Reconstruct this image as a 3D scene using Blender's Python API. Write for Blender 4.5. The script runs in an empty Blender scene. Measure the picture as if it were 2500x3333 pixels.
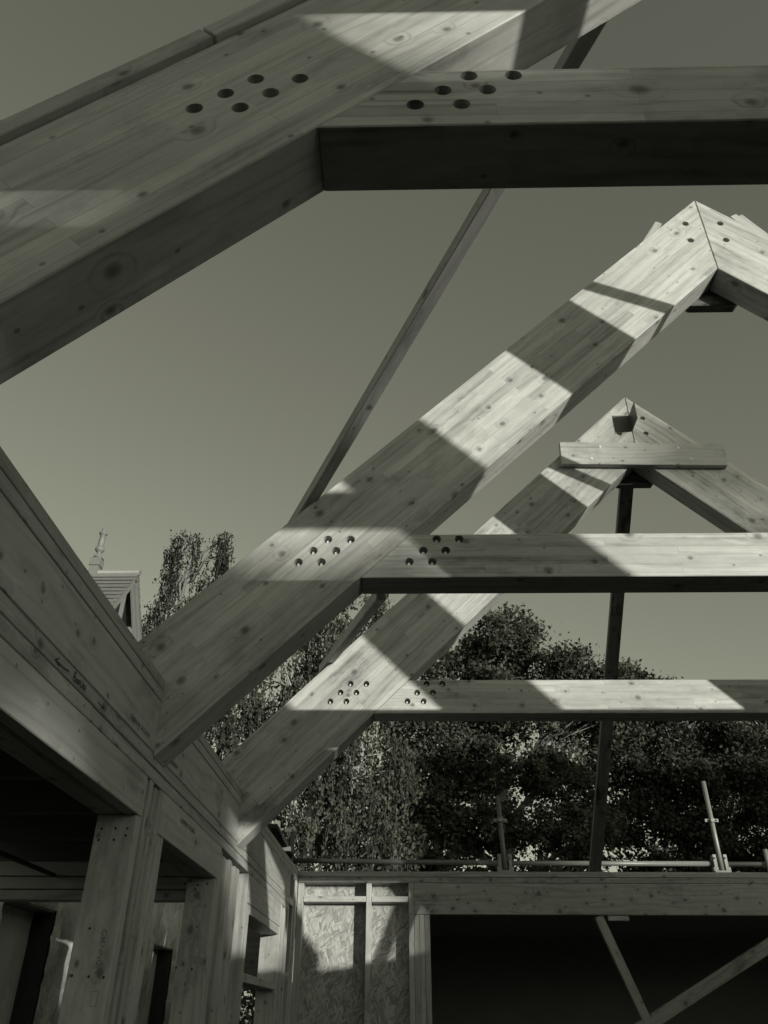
import bpy, bmesh, math, random
import numpy as np
from mathutils import Vector, Matrix
random.seed(7); rng = np.random.default_rng(7)
sc = bpy.context.scene
COL = sc.collection
E = 1.6                                   # eye height above the ground
XW = -0.9265                              # room face of the left wall
APX, AZ, AI, ML, MR = 1.7652, 4.0972, 3.4939, 0.9947, 0.9824
C0, C1, TH = 1.5697, 1.7821, 0.1562
Y1, Y2, Y3, YE = 0.9308, 2.9244, 4.6735, 7.6
SUN = Vector((0.805, -1.0, 0.118)).normalized()   # towards the sun

# ------------------------------------------------------------------ camera
def cam():
    r = math.radians
    p, yw, ro = r(33.0051), r(1.3782), r(-0.363)
    def M(a, b, d):
        a, b = math.cos(ro)*a+math.sin(ro)*b, -math.sin(ro)*a+math.cos(ro)*b
        y = math.cos(p)*d-math.sin(p)*b; z = math.sin(p)*d+math.cos(p)*b
        return Vector((math.cos(yw)*a-math.sin(yw)*y, math.sin(yw)*a+math.cos(yw)*y, z))
    R, U, F = M(1, 0, 0), M(0, 1, 0), M(0, 0, 1)
    c = bpy.data.cameras.new('camera'); o = bpy.data.objects.new('camera', c); COL.objects.link(o)
    m = Matrix((R, U, -F)).transposed().to_4x4(); m.translation = (0, 0, E); o.matrix_world = m
    c.sensor_fit = 'VERTICAL'; c.sensor_height = 36; c.lens = 2545.14/3333*36
    c.clip_start = 0.02; c.clip_end = 2000
    sc.camera = o
cam()

# ------------------------------------------------------------------ materials
TB = 0.97
def newmat(name):
    m = bpy.data.materials.new(name); m.use_nodes = True
    nt = m.node_tree; nt.nodes.clear()
    return m, nt
class NT:
    def __init__(s, nt): s.nt = nt
    def n(s, t, **k):
        o = s.nt.nodes.new(t)
        for a, b in k.items():
            if a.startswith('i_'):
                key = a[2:]; key = int(key) if key.isdigit() else key
                o.inputs[key].default_value = b
            else: setattr(o, a, b)
        return o
    def l(s, a, b): s.nt.links.new(a, b)
    def m(s, op, a, b=None, c=None, clamp=False):
        o = s.nt.nodes.new('ShaderNodeMath'); o.operation = op; o.use_clamp = clamp
        for i, v in enumerate((a, b, c)):
            if v is None: continue
            if isinstance(v, (int, float)): o.inputs[i].default_value = v
            else: s.l(v, o.inputs[i])
        return o.outputs[0]
    def ramp(s, v, a, b, lo, hi, smooth=True):
        o = s.nt.nodes.new('ShaderNodeMapRange'); o.interpolation_type = 'SMOOTHSTEP' if smooth else 'LINEAR'
        for i, q in enumerate((v, a, b, lo, hi)):
            if isinstance(q, (int, float)): o.inputs[i].default_value = q
            else: s.l(q, o.inputs[i])
        return o.outputs[0]
    def comb(s, x, y, z=0):
        o = s.nt.nodes.new('ShaderNodeCombineXYZ')
        for i, q in enumerate((x, y, z)):
            if isinstance(q, (int, float)): o.inputs[i].default_value = q
            else: s.l(q, o.inputs[i])
        return o.outputs[0]
    def noise(s, vec, scale, detail=3, rough=.5, dist=0):
        o = s.nt.nodes.new('ShaderNodeTexNoise'); o.inputs['Scale'].default_value = scale
        o.inputs['Detail'].default_value = detail; o.inputs['Roughness'].default_value = rough
        o.inputs['Distortion'].default_value = dist
        s.l(vec, o.inputs['Vector']); return o.outputs['Fac']
    def out(s, val, rough=.6, spec=.25, bump=None, bstr=.2, bdist=.002, tint=TB):
        p = s.nt.nodes.new('ShaderNodeBsdfPrincipled'); o = s.nt.nodes.new('ShaderNodeOutputMaterial')
        c = s.comb(val if not isinstance(val, (int, float)) else val, s.m('MULTIPLY', val, 1.0), s.m('MULTIPLY', val, tint))
        s.l(c, p.inputs['Base Color']); 
        if isinstance(rough, (int, float)): p.inputs['Roughness'].default_value = rough
        else: s.l(rough, p.inputs['Roughness'])
        p.inputs['Specular IOR Level'].default_value = spec
        if bump is not None:
            b = s.nt.nodes.new('ShaderNodeBump'); b.inputs['Strength'].default_value = bstr; b.inputs['Distance'].default_value = bdist
            s.l(bump, b.inputs['Height']); s.l(b.outputs[0], p.inputs['Normal'])
        s.l(p.outputs[0], o.inputs[0]); return p

def wood(name, base=.44, lam=False, var=.07, knots=5.0, keep=.5, grain=.05):
    m, nt = newmat(name); g = NT(nt)
    tc = g.n('ShaderNodeTexCoord'); oi = g.n('ShaderNodeObjectInfo')
    geo = g.n('ShaderNodeNewGeometry')
    vt = g.n('ShaderNodeVectorTransform', vector_type='NORMAL', convert_from='WORLD', convert_to='OBJECT')
    g.l(geo.outputs['True Normal'], vt.inputs[0])
    sn = g.n('ShaderNodeSeparateXYZ'); g.l(vt.outputs[0], sn.inputs[0])
    sp = g.n('ShaderNodeSeparateXYZ'); g.l(tc.outputs['Object'], sp.inputs[0])
    side = g.m('GREATER_THAN', g.m('ABSOLUTE', sn.outputs[1]), .6)
    rnd = oi.outputs['Random']
    x = g.m('ADD', sp.outputs[0], g.m('MULTIPLY', rnd, 37.0))
    w = g.m('ADD', g.m('MULTIPLY', sp.outputs[2], side), g.m('MULTIPLY', sp.outputs[1], g.m('SUBTRACT', 1.0, side)))
    w0 = w
    w = g.m('ADD', w, g.m('MULTIPLY', g.m('SUBTRACT', 1.0, side), 3.3))
    w = g.m('ADD', w, g.m('MULTIPLY', rnd, 11.0))
    if lam:
        br = g.n('ShaderNodeTexBrick', offset=.37, offset_frequency=2, squash=1.0)
        br.inputs['Color1'].default_value = (0, 0, 0, 1); br.inputs['Color2'].default_value = (1, 1, 1, 1)
        br.inputs['Mortar'].default_value = (.5, .5, .5, 1); br.inputs['Scale'].default_value = 1
        br.inputs['Mortar Size'].default_value = .0009; br.inputs['Mortar Smooth'].default_value = .3
        br.inputs['Brick Width'].default_value = .83; br.inputs['Row Height'].default_value = .0425
        g.l(g.comb(x, w), br.inputs['Vector'])
        bc = g.n('ShaderNodeSeparateColor'); g.l(br.outputs['Color'], bc.inputs[0]); bcol = bc.outputs[0]
        mort = g.m('MULTIPLY', br.outputs['Fac'], side)
        off = g.m('MULTIPLY', g.m('MULTIPLY', bcol, 7.3), side)
    else: off = 0.0
    vo = g.n('ShaderNodeTexVoronoi', voronoi_dimensions='2D', feature='F1'); vo.inputs['Scale'].default_value = knots
    wq = g.m('MULTIPLY', w, 1.25)
    g.l(g.comb(x, wq), vo.inputs['Vector'])
    vc = g.n('ShaderNodeSeparateColor'); g.l(vo.outputs['Color'], vc.inputs[0])
    kp = g.m('GREATER_THAN', vc.outputs[0], keep)
    d = vo.outputs['Distance']
    rad = g.m('ADD', .015*knots, g.m('MULTIPLY', g.m('POWER', vc.outputs[1], 2.0), .017*knots))
    wob = g.m('MULTIPLY', g.m('SUBTRACT', g.noise(g.comb(x, w), 60, 2), .5), .03*knots/5)
    dd = g.m('ADD', d, wob)
    km = g.m('MULTIPLY', g.ramp(dd, g.m('MULTIPLY', rad, .45), rad, 1.0, 0.0), kp)
    halo = g.m('MULTIPLY', g.ramp(d, rad, g.m('MULTIPLY', rad, 2.4), 1.0, 0.0), kp)
    # grain: growth rings warped round knots
    lw = g.noise(g.comb(g.m('ADD', g.m('MULTIPLY', x, .9), off), g.m('MULTIPLY', w, 6)), 1.0, 2)
    gw = g.m('ADD', g.m('ADD', g.m('MULTIPLY', w, 130), g.m('MULTIPLY', lw, 26)), g.m('ADD', g.m('MULTIPLY', halo, 6.0), off))
    rings = g.m('MULTIPLY_ADD', g.m('SINE', gw), .5, .5)
    rings = g.m('POWER', rings, 2.5)
    fine = g.noise(g.comb(g.m('ADD', g.m('MULTIPLY', x, 2.2), off), g.m('MULTIPLY', w, 210)), 1.0, 3, .6)
    ringamp = g.ramp(g.noise(g.comb(g.m('ADD', g.m('MULTIPLY', x, .8), off), g.m('MULTIPLY', w, 5)), 1.7, 2), .38, .62, .25, 1.0)
    blotch = g.noise(g.comb(g.m('MULTIPLY', x, 1.1), g.m('MULTIPLY', w, 4)), 1.5, 4, .6)
    mott = g.noise(g.comb(g.m('MULTIPLY', x, 3), g.m('MULTIPLY', w, 8)), 4.0, 3, .65)
    v = g.m('ADD', base, g.m('MULTIPLY', g.m('SUBTRACT', blotch, .5), var*2.6))
    v = g.m('ADD', v, g.m('MULTIPLY', g.m('SUBTRACT', mott, .5), var*1.6))
    v = g.m('SUBTRACT', v, g.m('MULTIPLY', g.m('MULTIPLY', rings, ringamp), grain*1.5))
    v = g.m('ADD', v, g.m('MULTIPLY', g.m('SUBTRACT', fine, .5), grain*2.2))
    v = g.m('ADD', v, g.m('MULTIPLY', g.m('SUBTRACT', rnd, .5), .06))
    if lam:
        v = g.m('ADD', v, g.m('MULTIPLY', g.m('MULTIPLY', g.m('SUBTRACT', bcol, .5), side), var*1.25))
        v = g.m('MULTIPLY', v, g.m('SUBTRACT', 1.0, g.m('MULTIPLY', mort, .3)))
    v = g.m('SUBTRACT', v, g.m('MULTIPLY', halo, .03))
    streak = g.noise(g.comb(g.m('ADD', g.m('MULTIPLY', x, .7), off), g.m('MULTIPLY', w, 75)), 1.0, 2, .5)
    v = g.m('SUBTRACT', v, g.m('MULTIPLY', g.ramp(streak, .60, .74, 0.0, 1.0), .085))
    stain = g.noise(g.comb(g.m('MULTIPLY', x, 1.7), g.m('MULTIPLY', w, 2.6)), 1.3, 5, .7)
    v = g.m('SUBTRACT', v, g.m('MULTIPLY', g.ramp(stain, .52, .66, 0.0, 1.0), .10))
    pale = g.noise(g.comb(g.m('ADD', g.m('MULTIPLY', x, 3.1), 9), g.m('MULTIPLY', w, 14)), 1.3, 4, .7)
    v = g.m('ADD', v, g.m('MULTIPLY', g.ramp(pale, .55, .72, 0.0, 1.0), .10))
    # core, dark rim
    core = g.ramp(dd, g.m('MULTIPLY', rad, .1), g.m('MULTIPLY', rad, .55), .62, .45)
    v = g.m('MULTIPLY', v, g.m('SUBTRACT', 1.0, g.m('MULTIPLY', km, core)))
    # pin knots and nail marks
    v2 = g.n('ShaderNodeTexVoronoi', voronoi_dimensions='2D', feature='F1'); v2.inputs['Scale'].default_value = 11
    g.l(g.comb(g.m('MULTIPLY', x, .8), w), v2.inputs['Vector'])
    v2c = g.n('ShaderNodeSeparateColor'); g.l(v2.outputs['Color'], v2c.inputs[0])
    pin = g.m('MULTIPLY', g.ramp(v2.outputs['Distance'], .03, .085, 1.0, 0.0), g.m('GREATER_THAN', v2c.outputs[0], .78))
    v = g.m('MULTIPLY', v, g.m('SUBTRACT', 1.0, g.m('MULTIPLY', pin, .5)))
    v = g.m('MAXIMUM', v, .03)
    rough = g.ramp(mott, .3, .7, .42, .68)
    h = g.m('ADD', g.m('MULTIPLY', fine, .5), g.m('MULTIPLY', km, -.6))
    if lam: h = g.m('SUBTRACT', h, g.m('MULTIPLY', mort, 1.2))
    g.out(v, rough, .35, bump=h, bstr=.25, bdist=.0015)
    return m

def simple(name, base, var=.1, scale=6, rough=.7, spec=.25, bstr=.3, bd=.004, tint=TB, detail=5):
    m, nt = newmat(name); g = NT(nt); tc = g.n('ShaderNodeTexCoord')
    f = g.noise(tc.outputs['Object'], scale, detail, .6); f2 = g.noise(tc.outputs['Object'], scale*6, 3, .6)
    v = g.m('MULTIPLY', g.m('ADD', 1-var, g.m('ADD', g.m('MULTIPLY', f, var*1.5), g.m('MULTIPLY', f2, var*.5))), base)
    g.out(v, rough, spec, bump=f2, bstr=bstr, bdist=bd, tint=tint); return m

def osb():
    m, nt = newmat('oriented_strand_board'); g = NT(nt); tc = g.n('ShaderNodeTexCoord')
    sp = g.n('ShaderNodeSeparateXYZ'); g.l(tc.outputs['Object'], sp.inputs[0])
    xx, zz = sp.outputs[0], sp.outputs[2]
    val = None
    wn = g.noise(tc.outputs['Object'], 8, 2)
    for i, (a, sc1, th) in enumerate(((1.45, 17, .0), (1.1, 19, .45), (1.9, 20, .6), (.5, 22, .78))):
        ca, sa = math.cos(a), math.sin(a)
        u = g.m('ADD', g.m('MULTIPLY', xx, ca), g.m('MULTIPLY', zz, sa)); w = g.m('ADD', g.m('MULTIPLY', xx, -sa), g.m('MULTIPLY', zz, ca))
        w = g.m('ADD', w, g.m('MULTIPLY', wn, .05))
        vo = g.n('ShaderNodeTexVoronoi', voronoi_dimensions='2D', feature='F1'); vo.inputs['Scale'].default_value = 1
        g.l(g.comb(g.m('MULTIPLY', u, sc1*.62), g.m('MULTIPLY', w, sc1*3.2), 0), vo.inputs['Vector'])
        c = g.n('ShaderNodeSeparateColor'); g.l(vo.outputs['Color'], c.inputs[0])
        shade = g.m('ADD', c.outputs[1], g.m('MULTIPLY', vo.outputs['Distance'], -.35))
        if val is None: val = shade
        else:
            k = g.m('GREATER_THAN', c.outputs[0], th)
            val = g.m('ADD', g.m('MULTIPLY', val, g.m('SUBTRACT', 1.0, k)), g.m('MULTIPLY', shade, k))
    fine = g.noise(g.comb(g.m('MULTIPLY', xx, 8), 0, zz), 30, 3)
    v = g.m('ADD', .25, g.m('MULTIPLY', val, .26)); v = g.m('ADD', v, g.m('MULTIPLY', g.m('SUBTRACT', fine, .5), .1))
    g.out(v, .5, .3, bump=val, bstr=.35, bdist=.002); return m

def masonry():
    m, nt = newmat('rough_rubble_stone'); g = NT(nt); tc = g.n('ShaderNodeTexCoord')
    o = tc.outputs['Object']
    vo = g.n('ShaderNodeTexVoronoi', feature='F1'); vo.inputs['Scale'].default_value = 4.5
    wn = g.n('ShaderNodeTexNoise'); wn.inputs['Scale'].default_value = 5; g.l(o, wn.inputs['Vector'])
    mx = g.n('ShaderNodeMix', data_type='VECTOR'); mx.inputs['Factor'].default_value = .14
    g.l(o, mx.inputs[4]); g.l(wn.outputs['Color'], mx.inputs[5]); g.l(mx.outputs[1], vo.inputs['Vector'])
    c = g.n('ShaderNodeSeparateColor'); g.l(vo.outputs['Color'], c.inputs[0])
    f = g.noise(o, 9, 6, .7); f2 = g.noise(o, 40, 4, .7)
    v = g.m('ADD', g.m('MULTIPLY', c.outputs[0], .14), g.m('MULTIPLY', f, .42)); v = g.m('ADD', v, g.m('MULTIPLY', f2, .16))
    v = g.m('MULTIPLY', g.m('SUBTRACT', v, .05), 1.45)
    h = g.m('ADD', f, g.m('MULTIPLY', vo.outputs['Distance'], -.8))
    g.out(g.m('MAXIMUM', v, .04), .9, .1, bump=h, bstr=.9, bdist=.03); return m

def leafmat(name, lo, hi, scale=3.0):
    m, nt = newmat(name); g = NT(nt); tc = g.n('ShaderNodeTexCoord'); geo = g.n('ShaderNodeNewGeometry')
    r = geo.outputs['Random Per Island']
    f = g.noise(tc.outputs['Object'], scale*.4, 2)
    t = g.m('ADD', g.m('MULTIPLY', r, .35), g.m('MULTIPLY', g.ramp(f, .32, .68, 0.0, 1.0), .65))
    v = g.ramp(t, .05, .95, lo, hi, False)
    p = g.n('ShaderNodeBsdfPrincipled'); o = g.n('ShaderNodeOutputMaterial')
    g.l(g.comb(g.m('MULTIPLY', v, .95), v, g.m('MULTIPLY', v, .8)), p.inputs['Base Color'])
    p.inputs['Roughness'].default_value = .55; p.inputs['Specular IOR Level'].default_value = .12
    tr = g.n('ShaderNodeBsdfTranslucent'); g.l(g.comb(v, v, g.m('MULTIPLY', v, .75)), tr.inputs[0])
    mx = g.n('ShaderNodeMixShader', i_0=.28); g.l(p.outputs[0], mx.inputs[1]); g.l(tr.outputs[0], mx.inputs[2])
    g.l(mx.outputs[0], o.inputs[0]); return m

GLU = wood('glulam_spruce', .43, True, .115, 4.4, .30, .07)
TIM = wood('sawn_softwood', .37, False, .07, 5.5, .42, .06)
TIMK = wood('knotty_softwood', .34, False, .07, 6.5, .12, .06)
PROP = wood('dark_softwood', .13, False, .03, 5, .4, .03)  # darker softwood for the prop and the apex gussets
TIM2 = wood('pale_softwood', .42, False, .055, 5.0, .5, .05)
PLY = wood('plywood_face', .30, False, .07, 3.0, .7, .04)
TIMD = wood('weathered_softwood', .22, False, .05, 5, .4, .05)
PLYL = wood('pale_plywood_face', .52, False, .09, 3.0, .6, .05)
OSB = osb(); STONE = masonry()
METALD = simple('dull_shaded_steel_tube', .09, .3, 30, .5, .4, .05)  # copy of the tube steel with its shade put into the colour
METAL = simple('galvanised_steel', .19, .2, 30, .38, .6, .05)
DSTEEL = simple('dull_dark_steel', .11, .2, 20, .5, .4, .05)
STEEL = simple('bright_bolt_steel', .75, .15, 40, .3, .7, .05)
HOLE = TIM
INK = simple('black_marker_ink', .012, .1, 5, .5, .3, 0)
STAMP = simple('faded_printing_ink', .15, .3, 60, .8, .1, 0)
SLATE = simple('weathered_roof_slate', .17, .5, 9, .6, .3, .5)
PAINT = simple('pale_painted_joinery', .17, .15, 12, .5, .35, .2)
LEAD = simple('dull_lead_flashing', .19, .2, 8, .5, .4, .3)
DARK = simple('dark_matt_surface', .035, .3, 10, .8, .2, .2)
DECK = simple('dark_deck_board', .14, .3, 6, .8, .2, .2)  # even dark tone for the lean-to deck and joists
BLACKT = simple('black_plastic_pipe', .02, .2, 6, .5, .3, 0)
GROUND = simple('bare_soil_and_grass', .055, .4, 1.5, .95, .1, .6, .03)
CONC = simple('dusty_dark_floor', .05, .2, 3, .9, .1, .3)
INNER = simple('dark_unlit_boarding', .32, .2, 4, .9, .1, .1)
BARK = simple('grey_brown_bark', .17, .4, 14, .9, .1, .9, .02)
BARK2 = simple('dark_twig_bark', .06, .3, 10, .9, .1, .2)
BIRCHB = simple('pale_birch_bark', .30, .5, 7, .8, .1, .6, .01)

# ------------------------------------------------------------------ object helpers
def tag(o, label, cat, group=None):
    o['label'] = label; o['category'] = cat
    if group: o['group'] = group
def thing(name, label, cat, loc=(0, 0, 0), group=None):
    o = bpy.data.objects.new(name, None); COL.objects.link(o); o.location = loc
    o.empty_display_size = .2; tag(o, label, cat, group); return o
def link(name, me, mat, parent=None, M=None):
    o = bpy.data.objects.new(name, me); COL.objects.link(o)
    if mat is not None and not me.materials: me.materials.append(mat)
    M = M or Matrix.Identity(4)
    if parent is not None:
        o.parent = parent
        M = root_inv(parent) @ M
    o.matrix_basis = M
    return o
def world(o):
    m = o.matrix_basis.copy()
    while o.parent: o = o.parent; m = o.matrix_basis @ m
    return m
def root_inv(p): return world(p).inverted()
def bmesh_to(bm, name):
    bmesh.ops.recalc_face_normals(bm, faces=bm.faces)
    me = bpy.data.meshes.new(name); bm.to_mesh(me); bm.free(); return me
FR = {'x': Matrix.Identity(3), 'y': Matrix(((0, -1, 0), (1, 0, 0), (0, 0, 1))), 'z': Matrix(((0, 0, -1), (0, 1, 0), (1, 0, 0)))}
def boxmesh(hx, hy, hz, bev, name):
    bm = bmesh.new(); bmesh.ops.create_cube(bm, size=2)
    for v in bm.verts: v.co = Vector((v.co.x*hx, v.co.y*hy, v.co.z*hz))
    if bev: bmesh.ops.bevel(bm, geom=list(bm.edges), offset=bev, segments=1, affect='EDGES', profile=.5)
    return bmesh_to(bm, name)
def box(name, a, b, grain, mat, parent=None, bev=.003, E_=True):
    """axis-aligned timber: corners a, b (heights above eye), grain along x, y or z"""
    a = Vector(a); b = Vector(b); c = (a+b)/2+Vector((0, 0, E if E_ else 0)); s = (b-a)/2
    s = Vector((abs(s.x), abs(s.y), abs(s.z)))
    R = FR[grain]; l = R.transposed() @ s
    me = boxmesh(abs(l.x), abs(l.y), abs(l.z), min(bev, min(s)*.3), name)
    return link(name, me, mat, parent, Matrix.Translation(c) @ R.to_4x4())
def beam(name, p0, p1, w, h, mat, parent=None, up=(0, 0, 1), bev=.003):
    """timber from p0 to p1 (heights above eye); h measured along up"""
    p0 = Vector(p0); p1 = Vector(p1); d = (p1-p0); L = d.length; X = d/L
    Z = Vector(up); Z = (Z-X*Z.dot(X)).normalized(); Y = Z.cross(X)
    me = boxmesh(L/2, w/2, h/2, bev, name)
    M = Matrix((X, Y, Z)).transposed().to_4x4(); M.translation = (p0+p1)/2+Vector((0, 0, E))
    return link(name, me, mat, parent, M)
def cyl(bm, p0, p1, r0, r1=None, n=16, caps=True):
    r1 = r0 if r1 is None else r1
    p0 = Vector(p0); p1 = Vector(p1); X = (p1-p0).normalized()
    a = X.orthogonal().normalized(); b = X.cross(a)
    A = [bm.verts.new(p0+(a*math.cos(t)+b*math.sin(t))*r0) for t in [2*math.pi*i/n for i in range(n)]]
    B = [bm.verts.new(p1+(a*math.cos(t)+b*math.sin(t))*r1) for t in [2*math.pi*i/n for i in range(n)]]
    for i in range(n): bm.faces.new((A[i], A[(i+1) % n], B[(i+1) % n], B[i])).smooth = True
    if caps: bm.faces.new(A[::-1]); bm.faces.new(B)
def bbox(bm, a, b):
    a = Vector(a); b = Vector(b); c = (a+b)/2; s = b-a
    r = bmesh.ops.create_cube(bm, size=1)
    for v in r['verts']: v.co = Vector((v.co.x*s.x, v.co.y*s.y, v.co.z*s.z))+c

def prism(name, poly, y0, y1, org, ang, mat, parent, holes=(), depth=.1, bev=.003, rad=.0193):
    """timber in an XZ plane: poly in world x, z(above eye); local X at angle ang; blind bolt holes drilled from the front"""
    ca, sa = math.cos(ang), math.sin(ang); ox, oz = org; yc = (y0+y1)/2; h = (y1-y0)/2
    def loc(x, z): dx, dz = x-ox, z-oz; return (dx*ca+dz*sa, -dx*sa+dz*ca)
    bm = bmesh.new(); P = [loc(*p) for p in poly]
    A = [bm.verts.new((x, -h, z)) for x, z in P]; B = [bm.verts.new((x, h, z)) for x, z in P]
    bm.faces.new(A); bm.faces.new(B[::-1])
    for i in range(len(P)): bm.faces.new((A[i], B[i], B[(i+1) % len(P)], A[(i+1) % len(P)]))
    bmesh.ops.recalc_face_normals(bm, faces=bm.faces)
    if bev: bmesh.ops.bevel(bm, geom=list(bm.edges), offset=bev, segments=1, affect='EDGES', profile=.5)
    me = bmesh_to(bm, name)
    M = Matrix(((ca, 0, -sa, ox), (0, 1, 0, yc), (sa, 0, ca, oz+E), (0, 0, 0, 1)))
    if holes:
        bm = bmesh.new()
        for (x, z) in holes:
            lx, lz = loc(x, z); cyl(bm, (lx, -h-.05, lz), (lx, -h+depth, lz), rad, n=28)
        cm = bmesh_to(bm, 'cutter')
        o = bpy.data.objects.new('tmp', me); c = bpy.data.objects.new('tmpc', cm); COL.objects.link(o); COL.objects.link(c)
        md = o.modifiers.new('b', 'BOOLEAN'); md.operation = 'DIFFERENCE'; md.object = c; md.solver = 'EXACT'
        bpy.context.view_layer.update()
        me2 = bpy.data.meshes.new_from_object(o.evaluated_get(bpy.context.evaluated_depsgraph_get()))
        bpy.data.objects.remove(o); bpy.data.objects.remove(c); me = me2; me.name = name
        me.materials.clear()
        for p in me.polygons: p.use_smooth = False
    return link(name, me, mat, parent, M)

# ------------------------------------------------------------------ roof trusses
def zl(x, t): return (AZ if t else AI)-ML*(APX-x)
def zr(x, t): return (AZ if t else AI)-MR*(x-APX)
def xl(z): return APX-(AI-z)/ML          # x on lower edge of the left rafter
def xr(z): return APX+(AI-z)/MR
H_RAF = [(-.315, 1.7595), (-.216, 1.7585), (-.376, 1.703), (-.277, 1.702), (-.437, 1.646), (-.338, 1.646)]
H_COL = [(.160, 1.758), (.258, 1.757), (.100, 1.701), (.197, 1.701), (.039, 1.646), (.138, 1.646)]
H_APL = [(1.666, 3.878), (1.666, 3.73)]; H_APR = [(1.866, 3.877), (1.866, 3.73)]
XR = 2*APX-XW+.03
def bolt(parent, x, y, z):
    bm = bmesh.new(); zz = z+E
    cyl(bm, (x, y, zz), (x, y+.004, zz), .0165, n=24)
    cyl(bm, (x, y-.014, zz), (x, y, zz), .0105, n=6)
    cyl(bm, (x, y-.034, zz), (x, y-.014, zz), .0072, n=14)
    return link('bolt', bmesh_to(bm, 'bolt'), STEEL, parent)
def truss(y, label, bolts, g='glulam roof trusses'):
    t = thing('roof_truss', label, 'roof truss', (APX, y+TH/2, E+C0), g)
    a = math.atan(ML); b = -math.atan(MR)
    dep = .06 if bolts else .13
    xo = XW-.16
    gp = .0024
    L = [(XW, zl(XW, 0)), (XW, .8365), (xo, .8365), (xo, zl(xo, 1)), (APX-gp, zl(APX-gp, 1)), (APX-gp, zl(APX-gp, 0))]
    lr = prism('rafter', L, y, y+TH, (XW, zl(XW, 0)), a, GLU, t, H_RAF+H_APL, dep)
    xo = XR+.16
    R = [(APX+gp, zr(APX+gp, 0)), (APX+gp, zr(APX+gp, 1)), (xo, zr(xo, 1)), (xo, .8365), (XR, .8365), (XR, zr(XR, 0))]
    rr = prism('rafter', R, y+.001, y+TH, (XR, zr(XR, 0)), b, GLU, t, [(2*APX-x, z) for x, z in H_RAF]+H_APR, dep)
    g_ = .002
    Cc = [(xl(C0)+g_, C0), (xl(C1)+g_, C1), (xr(C1)-g_, C1), (xr(C0)-g_, C0)]
    co = prism('collar_beam', Cc, y+.0006, y+TH-.001, (0, C0), 0, GLU, t, H_COL+[(2*APX-x, z) for x, z in H_COL], dep)
    if bolts:
        for x, z in H_RAF+H_APL: bolt(lr, x, y+dep-.004, z)
        for x, z in H_APR: bolt(rr, x, y+dep-.004, z)
        for x, z in H_COL: bolt(co, x, y+dep-.004, z)
    return t
t1 = truss(Y1, 'nearest glulam truss overhead, its bolt holes empty and its collar beam underside in deep shade', False)
t2 = truss(Y2, 'middle glulam truss with bolted joints and a bright sunlit apex', True)
t3 = truss(Y3, 'farthest glulam truss with a short board screwed across below its apex', True)
t0 = truss(-.85, 'glulam truss just behind the viewer, casting shadow bands on the nearest one', False)
tm = truss(-3.64, 'glulam truss farthest behind the viewer at the back of the room', False)
# shadow-casting brace across the truss behind the viewer
box('tie_board', (.2, -.90, 2.26), (3.2, -.854, 2.46), 'x', TIM, t0)
# short stiffener board on the far truss
def stiff(tt, y):
    poly = [(1.192, 3.617), (2.395, 3.588), (2.382, 3.389), (1.186, 3.413)]
    b = prism('stiffener_board', poly, y-.05, y-.004, (1.19, 3.41), -.02, TIM2, tt)
    for x, z in ((1.486, 3.566), (1.408, 3.459), (2.055, 3.551), (2.131, 3.447)):
        bm = bmesh.new(); cyl(bm, (x, y-.0535, z+E), (x, y-.05, z+E), .010, n=14); cyl(bm, (x, y-.056, z+E), (x, y-.0535, z+E), .0045, n=8)
        link('screw_head', bmesh_to(bm, 'screw'), STEEL, b)
stiff(t3, Y3)
hg = box('ridge_hanger', (1.637, Y3-.004, 3.748), (1.766, Y3-.0008, 3.902), 'x', DSTEEL, t3, 0)
box('hanger_flange', (1.7625, Y3-.162, 3.748), (1.766, Y3-.0045, 3.902), 'y', DSTEEL, hg, 0)
_n = Vector((-ML, 0, 1)).normalized()
_a = Vector((-1.08, Y1+.017, zl(-1.08, 1)))+_n*.0265; _b = Vector((1.70, Y1+.017, zl(1.70, 1)))+_n*.0225
beam('edge_batten', _a, _a.lerp(_b, .235), .07, .050, TIM2, t1); beam('edge_batten', _a.lerp(_b, .2365), _b, .07, .050, TIM2, t1)
def gusset(tt, y, w=.16):
    prism('gusset_plate', [(APX-w, AI-.115), (APX+w, AI-.115), (APX+.35, AI+.35-.45), (APX+.35, AI+.35), (APX-.35, AI+.35), (APX-.35, AI-.1)], y+TH+.003, y+TH+.03, (APX, AI), 0, TIM, tt)
for tt, y in ((t2, Y2), (t3, Y3)):
    prism('gusset_plate', [(APX-.127, 3.372), (APX+.127, 3.372), (APX+.3, 3.6), (APX+.1, 3.95), (APX-.1, 3.95), (APX-.3, 3.6)], y+TH+.003, y+TH+.06, (APX, AI), 0, PROP, tt)
# crossed offcuts standing proud behind the middle apex
beam('stub_board', (1.25, Y2+TH+.09, 3.55), (1.63, Y2+TH+.09, 4.19), .045, .05, TIM, t2, up=(0, 1, 0))
beam('stub_board', (2.42, Y2+TH+.09, 3.80), (2.15, Y2+TH+.09, 4.26), .045, .03, TIM2, t2, up=(0, 1, 0))
beam('stub_board', (2.22, Y2+TH+.05, 3.95), (2.08, Y2+TH+.05, 4.20), .05, .045, TIM, t2, up=(0, 1, 0))

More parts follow.
